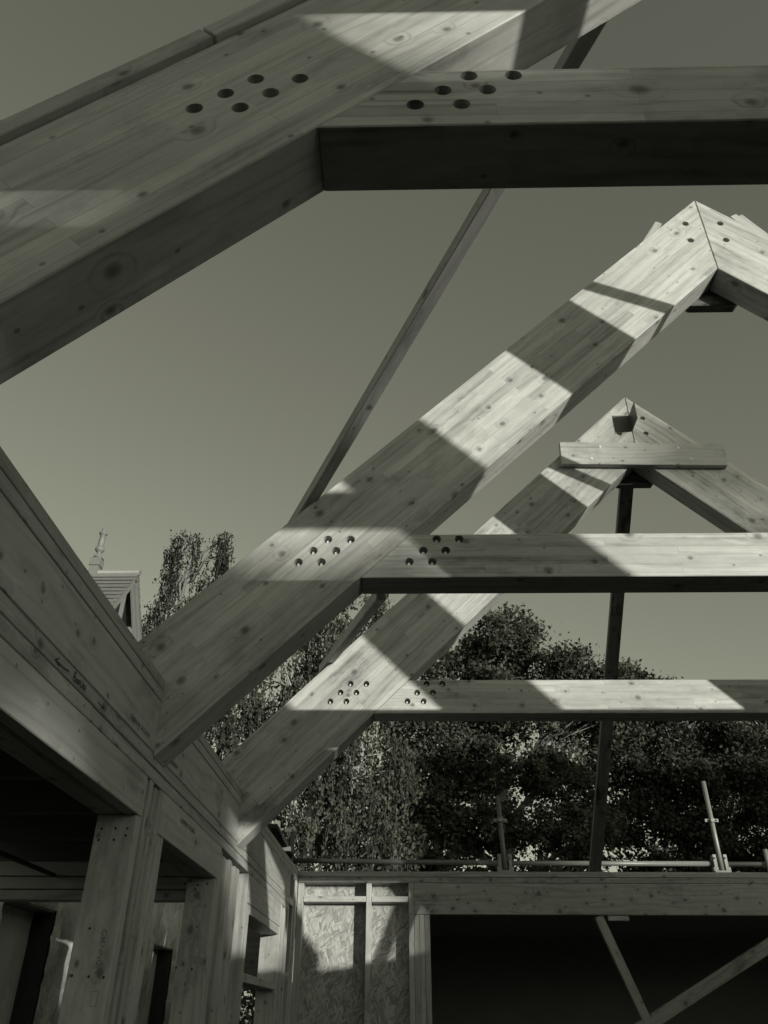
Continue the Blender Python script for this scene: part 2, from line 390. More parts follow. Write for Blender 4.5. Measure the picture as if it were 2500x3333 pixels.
# ------------------------------------------------------------------ braces
b = beam('roof_brace', (-.512, 3.13, 1.930), (.596, 1.135, 2.481), .05, .062, TIM2, up=(0, 0, 1))
tag(b, 'long slender softwood brace running from the middle truss up behind the nearest one', 'brace', 'loose roof braces')
b2 = beam('roof_brace', (-0.5387, 5.0725, 2.0137), (-0.084, 3.13, 1.599), .045, .06, TIM2, up=(0, 0, 1))
tag(b2, 'short softwood brace between the middle and the farthest truss', 'brace', 'loose roof braces')
b6 = beam('roof_brace', (2.98, 3.2, -.10), (3.76, 3.2, 1.68), .045, .085, TIM, up=(1, 0, 0)); tag(b6, 'steep brace leaning near the right wall, outside the picture', 'brace', 'loose roof braces')
b4 = beam('roof_brace', (2.36, 1.12, 3.64), (2.90, 2.86, 2.50), .045, .07, TIM); tag(b4, 'short brace off the right slope of the nearest truss, outside the picture', 'brace', 'loose roof braces')
b5 = beam('roof_brace', (2.36, 3.12, 3.64), (2.95, 4.62, 2.42), .045, .07, TIM); tag(b5, 'short brace off the right slope of the middle truss, outside the picture', 'brace', 'loose roof braces')
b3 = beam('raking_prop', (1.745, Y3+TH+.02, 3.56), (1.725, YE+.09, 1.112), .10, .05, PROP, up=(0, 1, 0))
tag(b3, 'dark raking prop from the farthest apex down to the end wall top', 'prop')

# ------------------------------------------------------------------ left wall
XB = XW-.14
W = thing('timber_stud_wall', 'left timber frame wall carrying the rafter feet, marked BOOKCASE', 'stud wall', (XW-.07, 2, 0))
def seg(name, y0, y1, z0, z1, mat=TIM, x0=XB, x1=XW, gr='y', par=None):
    return box(name, (x0, y0, z0), (x1, y1, z1), gr, mat, par or W)
YS = -4.4
bays = [(YS, -3.644), (-3.64+TH+.004, -.854), (-.85+TH+.004, Y1-.004), (Y1+TH+.004, Y2-.004), (Y2+TH+.004, Y3-.004), (Y3+TH+.004, 7.03)]
for i, (a, c) in enumerate(bays):
    seg('rim_board', a, c, .8365, 1.0265, TIM2 if i != 5 else TIM, x0=XW-.045)
    j = c-.33 if i in (3, 4) else c
    seg('top_plate', a, j-.0015 if j != c else c, 1.0285, 1.0705, x1=XW+.001)
    if j != c: seg('top_plate', j+.0015, c, 1.0285, 1.0705, TIM2, x1=XW+.001)
    seg('top_plate', a, c if i != 5 else YE+.14, 1.0725, 1.115, x1=XW+.0005)
seg('top_plate', 7.035, YE-.004, 1.0285, 1.0705)
seg('wall_plate', YS, 7.05, .7895, .8345)
seg('wall_plate', YS, 2.270, .7425, .7875); seg('wall_plate', 2.2712, 7.05, .7425, .7870, x1=XW-.001)
def stud(y0, y1, zt, mat=TIM, x0=XB, x1=XW, zb=-E): return seg('stud', y0, y1, zb, zt, mat, x0, x1, 'z')
# opening 1 and its lintel (two timbers side by side)
seg('lintel', -2.2, 2.904, .600, .7405, TIM2, XW-.047, XW+.001); seg('lintel', -2.2, 2.904, .602, .7405, TIM, XB, XW-.050)
box('wall_packer', (XB+.002, -2.2, .5985), (XW-.06, 2.85, .6015), 'y', TIM, W, 0)
p1 = stud(2.858, 2.904, .5985, TIM2); stud(2.908, 2.947, .7405, TIM2, x1=XW-.010); stud(2.951, 2.990, .7405, x1=XW+.0008)
stud(3.052, 3.094, .7405, TIM, x1=XW-.012); stud(3.099, 3.137, .7405, TIM2, x1=XW-.001); stud(3.1395, 3.222, .5855, TIM2)
seg('lintel', 3.1395, 4.276, .588, .7405, TIM2, XW-.047, XW+.001); seg('lintel', 3.1395, 4.276, .590, .7405, TIM, XB, XW-.050)
p2 = stud(4.226, 4.274, .5865); stud(4.278, 4.300, .7405, TIM2); stud(4.302, 4.36, .728, TIM2, x1=XW-.004); stud(4.365, 4.543, .726, PLY, x1=XW-.022)
stud(4.547, 4.60, .722, TIM2, x1=XW-.002); stud(4.604, 4.688, .722, TIM2, x1=XW-.014); stud(4.692, 4.83, .712, TIM2)
stud(5.135, 5.18, .7405); stud(5.182, 5.262, .581, TIM2)
seg('lintel', 5.182, 6.64, .585, .7405, TIM2, XW-.047, XW+.001); seg('lintel', 5.182, 6.64, .587, .7405, TIM, XB, XW-.05)
seg('head_plate', 5.264, 6.60, .531, .583)
seg('sill_rail', 5.264, 6.62, .178, .224, TIM2, x1=XW+.002)
stud(6.622, 6.668, .583, TIM2, x1=XW-.002); stud(6.670, 6.72, .7405, TIM2); stud(6.724, 6.80, .7405, TIM2, x1=XW-.012); stud(6.85, 6.93, .7405, TIM2)
stud(7.06, 7.10, 1.0265, TIM2); stud(7.35, 7.40, 1.0265); stud(7.50, 7.594, 1.0265, TIM2)
seg('noggin', 7.102, 7.348, .80, .85, TIM2)
for k in range(7):
    y = -3.5+k*.6
    if y < -2.3: stud(y, y+.045, .7405)
seg('sole_plate', YS, YE, -E+.001, -E+.045) if False else None
seg('wall_lining', 7.102, YE, -E, .80, TIMD, XB-.02, XB-.006, 'z')
# nails and screw holes on the reveal of the first post
def nailset(par, pts, r=.0042):
    bm = bmesh.new()
    for x, y, z in pts: cyl(bm, (x, y-.0012, z+E), (x, y+.002, z+E), r, n=8)
    link('nail_mark', bmesh_to(bm, 'nails'), INK, par)
nailset(p1, [(-1.043, 2.858, .552), (-.995, 2.858, .553), (-.953, 2.858, .553), (-1.047, 2.858, .515), (-.994, 2.858, .516), (-.955, 2.858, .53), (-1.049, 2.858, .112), (-.995, 2.858, .110), (-.947, 2.858, .108), (-1.02, 2.858, .245)])
nailset(p2, [(-1.075, 4.226, .56), (-1.01, 4.226, .555), (-.965, 4.226, .56), (-1.065, 4.226, .20), (-.99, 4.226, .195), (-1.02, 4.226, .535)], .005)
# rafter-foot fixings: little skew screws beside the joints
for y, tt in ((Y2, t2), (Y3, t3)):
    f = [c for c in tt.children if c.name.startswith('rafter')][0]
    for x, z in ((-.905, 1.045), (-.90, .985), (-.897, .925), (-.898, .87), (-.85, 1.06)):
        bm = bmesh.new(); cyl(bm, (x, y-.002, z+E), (x, y+.002, z+E), .0038, n=8)
        link('skew_screw', bmesh_to(bm, 'screws'), METAL, f)

# handwriting on the wall plate, traced strokes in wall coordinates (y, z)
STR = [[(2.0924, 0.8236), (2.0922, 0.8097), (2.0958, 0.8002), (2.1025, 0.8003)], [(2.0924, 0.8236), (2.0988, 0.8278), (2.1028, 0.8238), (2.1012, 0.8143), (2.0956, 0.81)], [(2.0956, 0.81), (2.1024, 0.8124), (2.1099, 0.811), (2.1084, 0.8038), (2.1025, 0.8003)], [(2.1138, 0.8125), (2.111, 0.8059), (2.1136, 0.8003), (2.1195, 0.8034), (2.1207, 0.8107), (2.1138, 0.8125)], [(2.1241, 0.814), (2.1224, 0.807), (2.1265, 0.8013), (2.1321, 0.806), (2.1306, 0.8123), (2.1241, 0.814)], [(2.1354, 0.8169), (2.1355, 0.803)], [(2.1419, 0.8183), (2.1372, 0.8092), (2.1484, 0.8045)], [(2.1535, 0.8187), (2.1495, 0.8181), (2.1469, 0.8084), (2.1496, 0.8011), (2.1549, 0.8016)], [(2.1599, 0.801), (2.1617, 0.8106), (2.1638, 0.8198), (2.1721, 0.7999)], [(2.1609, 0.8069), (2.1683, 0.8091)], [(2.1761, 0.8177), (2.172, 0.8167), (2.1707, 0.8112), (2.1776, 0.8092), (2.1746, 0.801), (2.1713, 0.8002)], [(2.1903, 0.8196), (2.1841, 0.8161), (2.1829, 0.8095), (2.1854, 0.8019), (2.19, 0.8031)], [(2.1841, 0.809), (2.1906, 0.8123)], [(2.0522, 0.8106), (2.0116, 0.8053), (1.9536, 0.8047)], [(1.9746, 0.817), (1.9536, 0.8047), (1.9703, 0.8036), (1.983, 0.7976)], [(2.303, 0.808), (2.3608, 0.8086)], [(2.3406, 0.8152), (2.3608, 0.8086), (2.3338, 0.8035)]]
def strokes(S, w, to3, name, mat, parent):
    bm = bmesh.new()
    for k, s in enumerate(S):
        lift = .0000 + .00006*k
        P = [Vector((a, c)) for a, c in s]
        for i in range(len(P)-1):
            d = (P[i+1]-P[i]).normalized(); n = Vector((-d.y, d.x))*w/2; e = d*w*.35
            q = [P[i]-n-e, P[i+1]-n+e, P[i+1]+n+e, P[i]+n-e]
            bm.faces.new([bm.verts.new(to3(v.x, v.y, lift+.00002*i)) for v in q])
    me = bpy.data.meshes.new(name); bm.to_mesh(me); bm.free()
    return link(name, me, mat, parent)
plate = [o for o in W.children if o.name.startswith('wall_plate')]
strokes(STR[:13], .0031, lambda a, c, l: (XW+.0012+l, a, c+E), 'handwriting', INK, W)
strokes(STR[13:], .0042, lambda a, c, l: (XW+.0012+l, a, c+E), 'arrow_mark', INK, W)

def text(body, name, mat, parent, M, size, ext=.0003):
    cu = bpy.data.curves.new(name, 'FONT'); cu.body = body; cu.size = size; cu.extrude = ext
    o = bpy.data.objects.new('tmp', cu); COL.objects.link(o); bpy.context.view_layer.update()
    me = bpy.data.meshes.new_from_object(o.evaluated_get(bpy.context.evaluated_depsgraph_get()))
    bpy.data.objects.remove(o); me.materials.clear(); me.name = name
    return link(name, me, mat, parent, M)
def onY(x, y, z):     # text on a face towards the viewer, reading downwards
    M = Matrix(((0, 1, 0, x), (0, 0, -1, y), (-1, 0, 0, z+E), (0, 0, 0, 1))); return M
text('GLENNON', 'timber_stamp', STAMP, p1, onY(-.978, 2.8572, .242), .0255)
text('BROS', 'timber_stamp', STAMP, p1, onY(-.964, 2.8572, .130), .011)
text('CE', 'timber_stamp', STAMP, p2, onY(-.990, 4.2252, .247), .026)
text('C16', 'timber_stamp', STAMP, p2, Matrix(((1, 0, 0, -.992), (0, 0, -1, 4.2252), (0, 1, 0, .455+E), (0, 0, 0, 1))), .022)
def onX(y, z): return Matrix(((0, 0, 1, XW+.0028), (1, 0, 0, y), (0, 1, 0, z+E), (0, 0, 0, 1)))
text('GLENNON  CE C24 KD', 'timber_stamp', STAMP, W, onX(2.60, .861), .023)
text('GLENNON  CE C24 KD', 'timber_stamp', STAMP, W, onX(3.42, .690), .026)
text('GLENNON', 'timber_stamp', STAMP, W, onX(3.15, .86), .023)
# stamped frames (outlined boxes) on the posts
def frame_mark(par, x0, x1, z0, z1, y):
    bm = bmesh.new(); w = .0012
    for a, c in (((x0, z0), (x1, z0)), ((x1, z0), (x1, z1)), ((x1, z1), (x0, z1)), ((x0, z1), (x0, z0))):
        bbox(bm, (min(a[0], c[0])-w/2, y-.0006, min(a[1], c[1])-w/2+E), (max(a[0], c[0])+w/2, y, max(a[1], c[1])+w/2+E))
    link('timber_stamp', bmesh_to(bm, 'stamp'), STAMP, par)
frame_mark(p1, -.975, -.956, .030, .070, 2.858)
frame_mark(p2, -.998, -.98, .29, .40, 4.226); frame_mark(p2, -.998, -.975, .08, .19, 4.226)

# ------------------------------------------------------------------ end wall
EW = thing('timber_stud_wall', 'end timber frame wall with a strand board panel beside a wide dark opening', 'stud wall', (1.7, YE+.07, 0))
def eb(name, x0, x1, z0, z1, mat=TIM, y0=YE, y1=YE+.14, gr='x'): return box(name, (x0, y0, z0), (x1, y1, z1), gr, mat, EW)
XE = XR+.14
eb('top_plate', XW+.004, 1.845, 1.0675, 1.112, TIM); eb('top_plate', 1.849, XE, 1.0675, 1.112, TIM2)
eb('top_plate', XW+.004, XE, 1.020, 1.0645, TIMK, YE+.001)
eb('stud', XW+.003, -.872, -E, 1.0175, gr='z'); eb('stud', -.318, -.272, -E, 1.0175, TIM2, gr='z', y0=YE+.001); eb('stud', .054, .099, -E, 1.0175, TIM2, gr='z', y0=YE-.001)
for i, (a, c) in enumerate(((.101, .145), (.147, .189), (.191, .236))): eb('stud', a, c, -E, .768, (TIM, TIM2, TIM)[i], gr='z', y0=YE+.0005*i)
eb('noggin', -.870, -.320, .867, .912, TIM2, YE+.004); eb('noggin', -.270, .052, .867, .912, TIM2, YE+.004)
eb('lintel', .101, XE-.2, .770, 1.0175, TIMK, YE, YE+.045); eb('lintel', .101, XE-.2, .772, 1.0175, TIM, YE+.048, YE+.14)
eb('end_post', XE-.2, XE, -E, 1.0175, TIM, gr='z')
box('strand_board', (XW+.003, YE+.142, -E), (.236, YE+.153, 1.10), 'x', OSB, EW, 0)
eb('packer', 1.778, 1.955, .727, .768, TIM2, YE+.01, YE+.06)
# braces in the opening
bb = beam('diagonal_brace', (1.70, YE+.05, .765), (2.62, YE+.25, -1.55), .05, .075, TIM, up=(1, 0, .4))
tag(bb, 'steep thin diagonal brace leaning in the dark opening', 'brace', 'braces in the dark opening')
bb = beam('diagonal_brace', (3.56, YE+.12, .765), (1.50, YE+.12, -.275), .05, .10, TIM, up=(0, 0, 1))
tag(bb, 'long shallow diagonal brace rising to the right in the dark opening', 'brace', 'braces in the dark opening')

# ------------------------------------------------------------------ right wall (out of the frame, closes the room)
RW = thing('timber_stud_wall', 'right timber frame wall carrying the far feet of the trusses', 'stud wall', (XR+.07, 2, 0))
ys = [YS, -3.64, -3.64+TH, -.85, -.85+TH, Y1, Y1+TH, Y2, Y2+TH, Y3, Y3+TH, YE-.004]
for i in range(0, len(ys), 2):
    a, c = ys[i]+.004, ys[i+1]-.004
    if c-a < .3: continue
    box('rim_board', (XR, a, .8365), (XR+.045, c, 1.0265), 'y', TIM, RW)
    box('top_plate', (XR, a, 1.0285), (XR+.14, c, 1.115), 'y', TIM, RW)
box('wall_plate', (XR, YS, .745), (XR+.14, YE-.004, .8345), 'y', TIM, RW)
for k in range(19):
    y = YS+.1+k*.6
    box('stud', (XR, y, -E), (XR+.14, y+.045, .743), 'z', TIM, RW)
box('strand_board', (XR+.142, YS, -E), (XR+.153, YE, 1.11), 'y', OSB, RW, 0)

# ------------------------------------------------------------------ dark room beyond the end wall
DR = thing('adjoining_room', 'black unlit room seen through the wide end wall opening', 'room', (2.5, 10, 0))
box('ceiling_board', (-.9, YE+.156, 1.0), (6.5, 13.2, 1.03), 'x', INNER, DR, 0)
box('back_wall', (-.9, 13.1, -E+.002), (6.5, 13.2, .998), 'x', INNER, DR, 0)
box('side_wall', (-.92, YE+.156, -E+.002), (-.83, 13.098, .998), 'y', INNER, DR, 0)
box('side_wall', (6.4, YE-.2, -E+.002), (6.5, 13.098, .998), 'y', INNER, DR, 0)
box('floor_sheet', (-.82, YE+.16, -E+.006), (6.39, 13.09, -E+.012), 'x', INNER, DR, 0)

# ------------------------------------------------------------------ lean-to on the left
LT = thing('lean_to_roof', 'dark low roof with joists over the side room behind the left wall', 'roof', (-2.5, 2, E+.7))
box('roof_deck', (-2.3, YS, .845), (XB-.004, 4.52, .87), 'y', DECK, LT, 0)
for k in range(14):
    y = 3.82-k*.55
    if y > YS: box('joist', (-2.3, y, .692), (XB-.004, y+.045, .843), 'x', DECK, LT)
for z0, z1, m in ((.619, .688, PLYL), (.5575, .614, PLYL), (.506, .5525, PLYL)):
    box('header_board', (-5.2, 4.40, z0), (XB-.004, 4.50, z1), 'x', m, LT)
box('header_board', (-5.2, 4.42, .6895), (XB-.004, 4.50, .84), 'x', DECK, LT)
bm = bmesh.new(); cyl(bm, (-1.815, -2, .62+E), (-1.805, 4.39, .62+E), .011, n=10)
pp = link('conduit_pipe', bmesh_to(bm, 'pipe'), BLACKT); tag(pp, 'thin black pipe running below the dark joists at lower left', 'pipe')

# old stone outbuilding seen past the lean-to
SB = thing('stone_outbuilding', 'rough old rubble stone building with recessed boarded doorways', 'building', (-2.8, 8, 0))
def sbx(y0, y1, z0, z1, x0=-3.0, x1=-2.6, mat=STONE, name='stone_wall', bev=0): return box(name, (x0, y0, z0), (x1, y1, z1), 'y', mat, SB, bev)
def rough_wall(y0, y1, z0, z1):
    ny = max(2, int((y1-y0)/.05)); nz = max(2, int((z1-z0)/.05)); bm = bmesh.new()
    from mathutils import noise as mn
    g = [[bm.verts.new((-2.6+.035*mn.noise(Vector((0, y0+(y1-y0)*i/ny, z0+(z1-z0)*j/nz))*4.5)*(0 if i in (0, ny) or j in (0, nz) else 1)+.012*mn.noise(Vector((5, y0+(y1-y0)*i/ny, z0+(z1-z0)*j/nz))*17), y0+(y1-y0)*i/ny, z0+(z1-z0)*j/nz+E)) for j in range(nz+1)] for i in range(ny+1)]
    for i in range(ny):
        for j in range(nz): bm.faces.new((g[i][j], g[i+1][j], g[i+1][j+1], g[i][j+1])).smooth = True
    me = bmesh_to(bm, 'stone_facing'); link('stone_facing', me, STONE, SB)
op = [(5.62, 6.52, .672), (9.25, 10.08, .657)]
yy = 4.6
for a, c, t in op:
    sbx(yy, a, -E, 2.6, x1=-2.64); rough_wall(yy, a, -E, 2.6)
    sbx(a, c, t, 2.6, x1=-2.64); rough_wall(a, c, t, 2.6)
    box('doorway_board', (-2.80, a, -E), (-2.77, c, t), 'z', PLYL, SB, 0)
    # jamb and head linings; the far jamb's dark colour stands in for shade
    box('door_jamb', (-2.83, c-.006, -E), (-2.615, c+.03, t+.03), 'z', DARK, SB, .002); box('door_jamb', (-2.83, a-.04, -E), (-2.615, a+.006, t+.03), 'z', LEAD, SB, .002)
    box('door_head', (-2.83, a+.008, t-.012), (-2.612, c-.008, t+.03), 'y', LEAD, SB, .002)
    yy = c
sbx(yy, 13, -E, 2.6, x1=-2.64); rough_wall(yy, 13, -E, 2.6)

db = box('sheathing_panel', (-1.80, 7.3, .20), (-1.12, 7.32, .64), 'x', TIMD)
tag(db, 'dark sheet of boarding beyond the small left window opening', 'board')

# ------------------------------------------------------------------ neighbouring dormer with finial
DN = thing('dormer_gable', 'old slate roofed dormer gable with painted trim beyond the left wall', 'dormer', (-5.4, 12, E+5))
XG = -4.7; YR, ZR = 12.0, 6.56
def quad(name, pts, mat, th=.03, parent=DN):
    bm = bmesh.new(); P = [Vector((p[0], p[1], p[2]+E)) for p in pts]; n = (P[1]-P[0]).cross(P[2]-P[0]).normalized()*th
    A = [bm.verts.new(p) for p in P]; B = [bm.verts.new(p-n) for p in P]
    bm.faces.new(A); bm.faces.new(B[::-1])
    for i in range(len(P)): bm.faces.new((A[i], B[i], B[(i+1) % len(P)], A[(i+1) % len(P)]))
    return link(name, bmesh_to(bm, name), mat, parent)
HW = .86; DRP = 1.06     # half width, drop of roof
# slate courses, overlapping
for side in (-1, 1):
    nc = 9
    for k in range(nc):
        t0_, t1_ = k/nc, (k+1.25)/nc
        a = (XG+.12, YR+side*HW*t0_, ZR-DRP*t0_-.02+.0); bq = (XG+.12, YR+side*HW*t1_, ZR-DRP*t1_+.022)
        c = (-8.5, bq[1], bq[2]); d = (-8.5, a[1], a[2])
        quad('slate_course', [a, bq, c, d] if side > 0 else [d, c, bq, a], SLATE, .012)
link('ridge_cap', (lambda bm: (cyl(bm, (-8.5, YR, ZR-.0+E), (XG+.14, YR, ZR-.0+E), .055, n=14), bmesh_to(bm, 'ridge'))[1])(bmesh.new()), LEAD, DN)
quad('ridge_flashing', [(XG+.14, YR, ZR+.03), (XG+.14, YR-.13, ZR-.14), (-8.5, YR-.13, ZR-.14), (-8.5, YR, ZR+.03)][::-1], LEAD, .01)
for side in (-1, 1):
    beam('bargeboard', (XG+.07, YR, ZR-.13), (XG+.07, YR+side*(HW+.03), ZR-.13-DRP), .05, .12, PAINT, DN, up=(0, 0, 1))
    beam('bargeboard', (XG+.03, YR, ZR-.24), (XG+.03, YR+side*(HW+.0), ZR-.24-DRP), .04, .08, PAINT, DN, up=(0, 0, 1))
    box('corner_post', (XG-.10, YR+side*(HW-.22)-.06, 2), (XG+.04, YR+side*(HW-.22)+.06, ZR-.98), 'z', PAINT, DN)
    box('corner_post', (XG-.10, YR+side*(HW-.36)-.04, 2), (XG+.02, YR+side*(HW-.36)+.04, ZR-.82), 'z', PAINT, DN)
box('gable_wall', (XG-.3, YR-HW+.2, 2), (XG-.12, YR+HW-.2, ZR-.8), 'y', BLACKT, DN, 0)
quad('gable_tympanum', [(XG-.1, YR-HW+.1, ZR-DRP-.1), (XG-.1, YR+HW-.1, ZR-DRP-.1), (XG-.1, YR, ZR-.2)], BLACKT, .05)
box('side_cheek', (-8.5, YR-HW+.14, 2), (XG-.13, YR-HW+.2, ZR-DRP), 'z', SLATE, DN, 0)
box('side_cheek', (-8.5, YR+HW-.2, 2), (XG-.13, YR+HW-.12, ZR-DRP), 'z', SLATE, DN, 0)
box('window_bar', (XG-.09, YR-.03, 2), (XG-.03, YR+.03, ZR-.25), 'z', PAINT, DN)
# finial
bm = bmesh.new(); FX = -5.375
bbox(bm, (FX-.075, YR-.075, ZR-.12+E), (FX+.075, YR+.075, 6.68+E))
bbox(bm, (FX-.093, YR-.093, 6.68+E), (FX+.093, YR+.093, 6.83+E))
prof = [(.092, 6.83), (.06, 6.875), (.058, 6.90), (.030, 6.93), (.026, 6.965), (.045, 6.985), (.068, 7.02), (.064, 7.06), (.049, 7.075), (.046, 7.11), (.038, 7.34), (.058, 7.352), (.060, 7.375), (.042, 7.392), (.034, 7.41), (.030, 7.46), (.016, 7.478), (0.001, 7.482)]
prev = None
for r, z in prof:
    r = r*1.22
    ring = [bm.verts.new((FX+r*math.cos(t), YR+r*math.sin(t), z+E)) for t in [2*math.pi*i/18 for i in range(18)]]
    if prev:
        for i in range(18): bm.faces.new((prev[i], prev[(i+1) % 18], ring[(i+1) % 18], ring[i])).smooth = True
    prev = ring
fin = link('roof_finial', bmesh_to(bm, 'finial'), PAINT, DN)
# body of the neighbouring house below the dormer (hidden by the wall, carries it)
NH = box('house_wall', (-9.5, 10.8, -E), (-5.0, 13.6, 4.8), 'x', STONE, None, 0); tag(NH, 'plain stone house body below the slate dormer', 'house')
# dark downpipe / chimney sliver between the rafters
bm = bmesh.new()
bbox(bm, (-6.05, 18.4, 0), (-5.55, 18.9, 5.98+E)); bbox(bm, (-5.53, 18.42, 0), (-5.44, 18.5, 5.95+E)); bbox(bm, (-5.40, 18.42, 0), (-5.34, 18.5, 5.9+E))
ch = link('dark_chimney', bmesh_to(bm, 'ch'), DARK); tag(ch, 'dark upright stack with pipes glimpsed behind the middle rafter foot', 'chimney')

# ------------------------------------------------------------------ scaffolding
YSF = 8.9
SF = thing('tube_scaffold', 'steel tube scaffold rail and uprights standing behind the end wall', 'scaffold', (1.5, YSF, 0))
def tube(name, p0, p1, r=.0242, parent=None, mat=METAL):
    bm = bmesh.new(); p0 = Vector(p0)+Vector((0, 0, E)); p1 = Vector(p1)+Vector((0, 0, E)); cyl(bm, p0, p1, r, n=18)
    cyl(bm, p0+(p1-p0)*.001, p0+(p1-p0)*.0012, r*.7, n=12)
    return link(name, bmesh_to(bm, name), mat, parent if parent else SF)
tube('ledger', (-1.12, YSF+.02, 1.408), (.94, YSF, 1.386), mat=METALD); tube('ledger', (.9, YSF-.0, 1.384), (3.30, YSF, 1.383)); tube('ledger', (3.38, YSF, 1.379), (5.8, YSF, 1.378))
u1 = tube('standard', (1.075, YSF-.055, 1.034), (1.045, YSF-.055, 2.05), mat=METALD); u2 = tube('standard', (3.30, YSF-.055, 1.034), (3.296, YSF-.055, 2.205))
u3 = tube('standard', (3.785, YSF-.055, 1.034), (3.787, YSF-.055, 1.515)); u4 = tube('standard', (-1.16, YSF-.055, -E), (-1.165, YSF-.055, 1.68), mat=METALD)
def coupler(par, x, z, w=.07, h=.03):
    bm = bmesh.new(); y = YSF-.055; zz = z+E
    cyl(bm, (x, y, zz-.02), (x, y, zz+.02), .031, n=14)
    bbox(bm, (x-w, y-.006, zz-h/2), (x+w, y+.012, zz+h/2)); bbox(bm, (x-.02, y-.045, zz-.02), (x+.018, y-.028, zz+.012))
    cyl(bm, (x+w*.7, y-.03, zz), (x+w*.7, y+.02, zz), .009, n=8)
    link('coupler', bmesh_to(bm, 'coupler'), METAL, par)
def clampset(par, x, z):
    bm = bmesh.new(); y = YSF-.055
    for s in (-1, 1):
        bbox(bm, (x+s*.055-.016, y-.01, z-.035+E), (x+s*.055+.016, y+.07, z+.085+E)); bbox(bm, (x+s*.062-.024, y-.016, z-.085+E), (x+s*.062+.024, y+.04, z-.037+E))
        cyl(bm, (x+s*.055, y-.03, z+.05+E), (x+s*.055, y+.07, z+.05+E), .009, n=8)
    bbox(bm, (x-.08, y-.03, z-.10+E), (x+.08, y-.012, z-.072+E))
    link('coupler', bmesh_to(bm, 'coupler'), METAL, par)
coupler(u1, 1.052, 1.80); coupler(u2, 3.298, 1.80); clampset(u1, 1.073, 1.378); clampset(u2, 3.30, 1.378)
# board and brackets outside the left wall
GB = beam('scaffold_board', (-1.22, 7.35, 1.445), (-1.26, 9.25, 1.445), .22, .038, DARK)
tag(GB, 'dark scaffold board lying outside the far end of the left wall', 'scaffold board')
for a_, c_ in (((-1.17, 7.55, 1.475+E), (-1.12, 7.60, 1.53+E)), ((-1.19, 8.25, 1.39+E), (-1.1, 8.31, 1.43+E))):
    bm = bmesh.new(); bbox(bm, a_, c_); link('bracket', bmesh_to(bm, 'br'), LEAD, GB)

# ------------------------------------------------------------------ trees
def tube_path(bm, pts, rad, n=6):
    prev = None
    for i, p in enumerate(pts):
        d = (pts[min(i+1, len(pts)-1)]-pts[max(i-1, 0)]).normalized(); a = d.orthogonal().normalized(); c = d.cross(a)
        ring = [bm.verts.new(p+(a*math.cos(2*math.pi*k/n)+c*math.sin(2*math.pi*k/n))*rad[i]) for k in range(n)]
        if prev:
            # match ring start to the previous ring
            best = min(range(n), key=lambda s: (ring[s].co-prev[0].co).length); ring = ring[best:]+ring[:best]
            for k in range(n): bm.faces.new((prev[k], prev[(k+1) % n], ring[(k+1) % n], ring[k])).smooth = True
        prev = ring
def wobble(p0, p1, n, amp, r0, r1, sag=0):
    pts, rad = [], []
    ph = random.random()*6
    for i in range(n+1):
        t = i/n; p = p0.lerp(p1, t)
        k = math.sin(t*math.pi)
        p = p+Vector((random.uniform(-1, 1), random.uniform(-1, 1), random.uniform(-1, 1)))*amp*(0 if i in (0, n) else 1)
        p.z += k*sag
        pts.append(p); rad.append(r0+(r1-r0)*t)
    return pts, rad
def leaves(centres, dirs, size, name, mat, parent, aspect=1.7, hang=0.0):
    C = np.array(centres); N = len(C)
    s = size*rng.uniform(.6, 1.35, N)
    u = rng.normal(size=(N, 3)); u[:, 2] -= hang*2.5; u /= np.linalg.norm(u, axis=1)[:, None]
    w = rng.normal(size=(N, 3)); v = np.cross(u, w); v /= np.linalg.norm(v, axis=1)[:, None]
    nrm = np.cross(u, v)
    a = C-u*s[:, None]*aspect/2; b_ = C+u*s[:, None]*aspect/2
    l = C-v*s[:, None]*.5+nrm*s[:, None]*.18; r = C+v*s[:, None]*.5+nrm*s[:, None]*.18
    V = np.stack([a, l, b_, r], 1).reshape(-1, 3)
    me = bpy.data.meshes.new(name); me.vertices.add(N*4); me.vertices.foreach_set('co', V.ravel())
    me.loops.add(N*4); me.loops.foreach_set('vertex_index', np.arange(N*4, dtype=np.int32))
    me.polygons.add(N); me.polygons.foreach_set('loop_start', np.arange(0, N*4, 4, dtype=np.int32)); me.polygons.foreach_set('loop_total', np.full(N, 4, dtype=np.int32))
    me.update(); me.validate()
    return link(name, me, mat, parent)
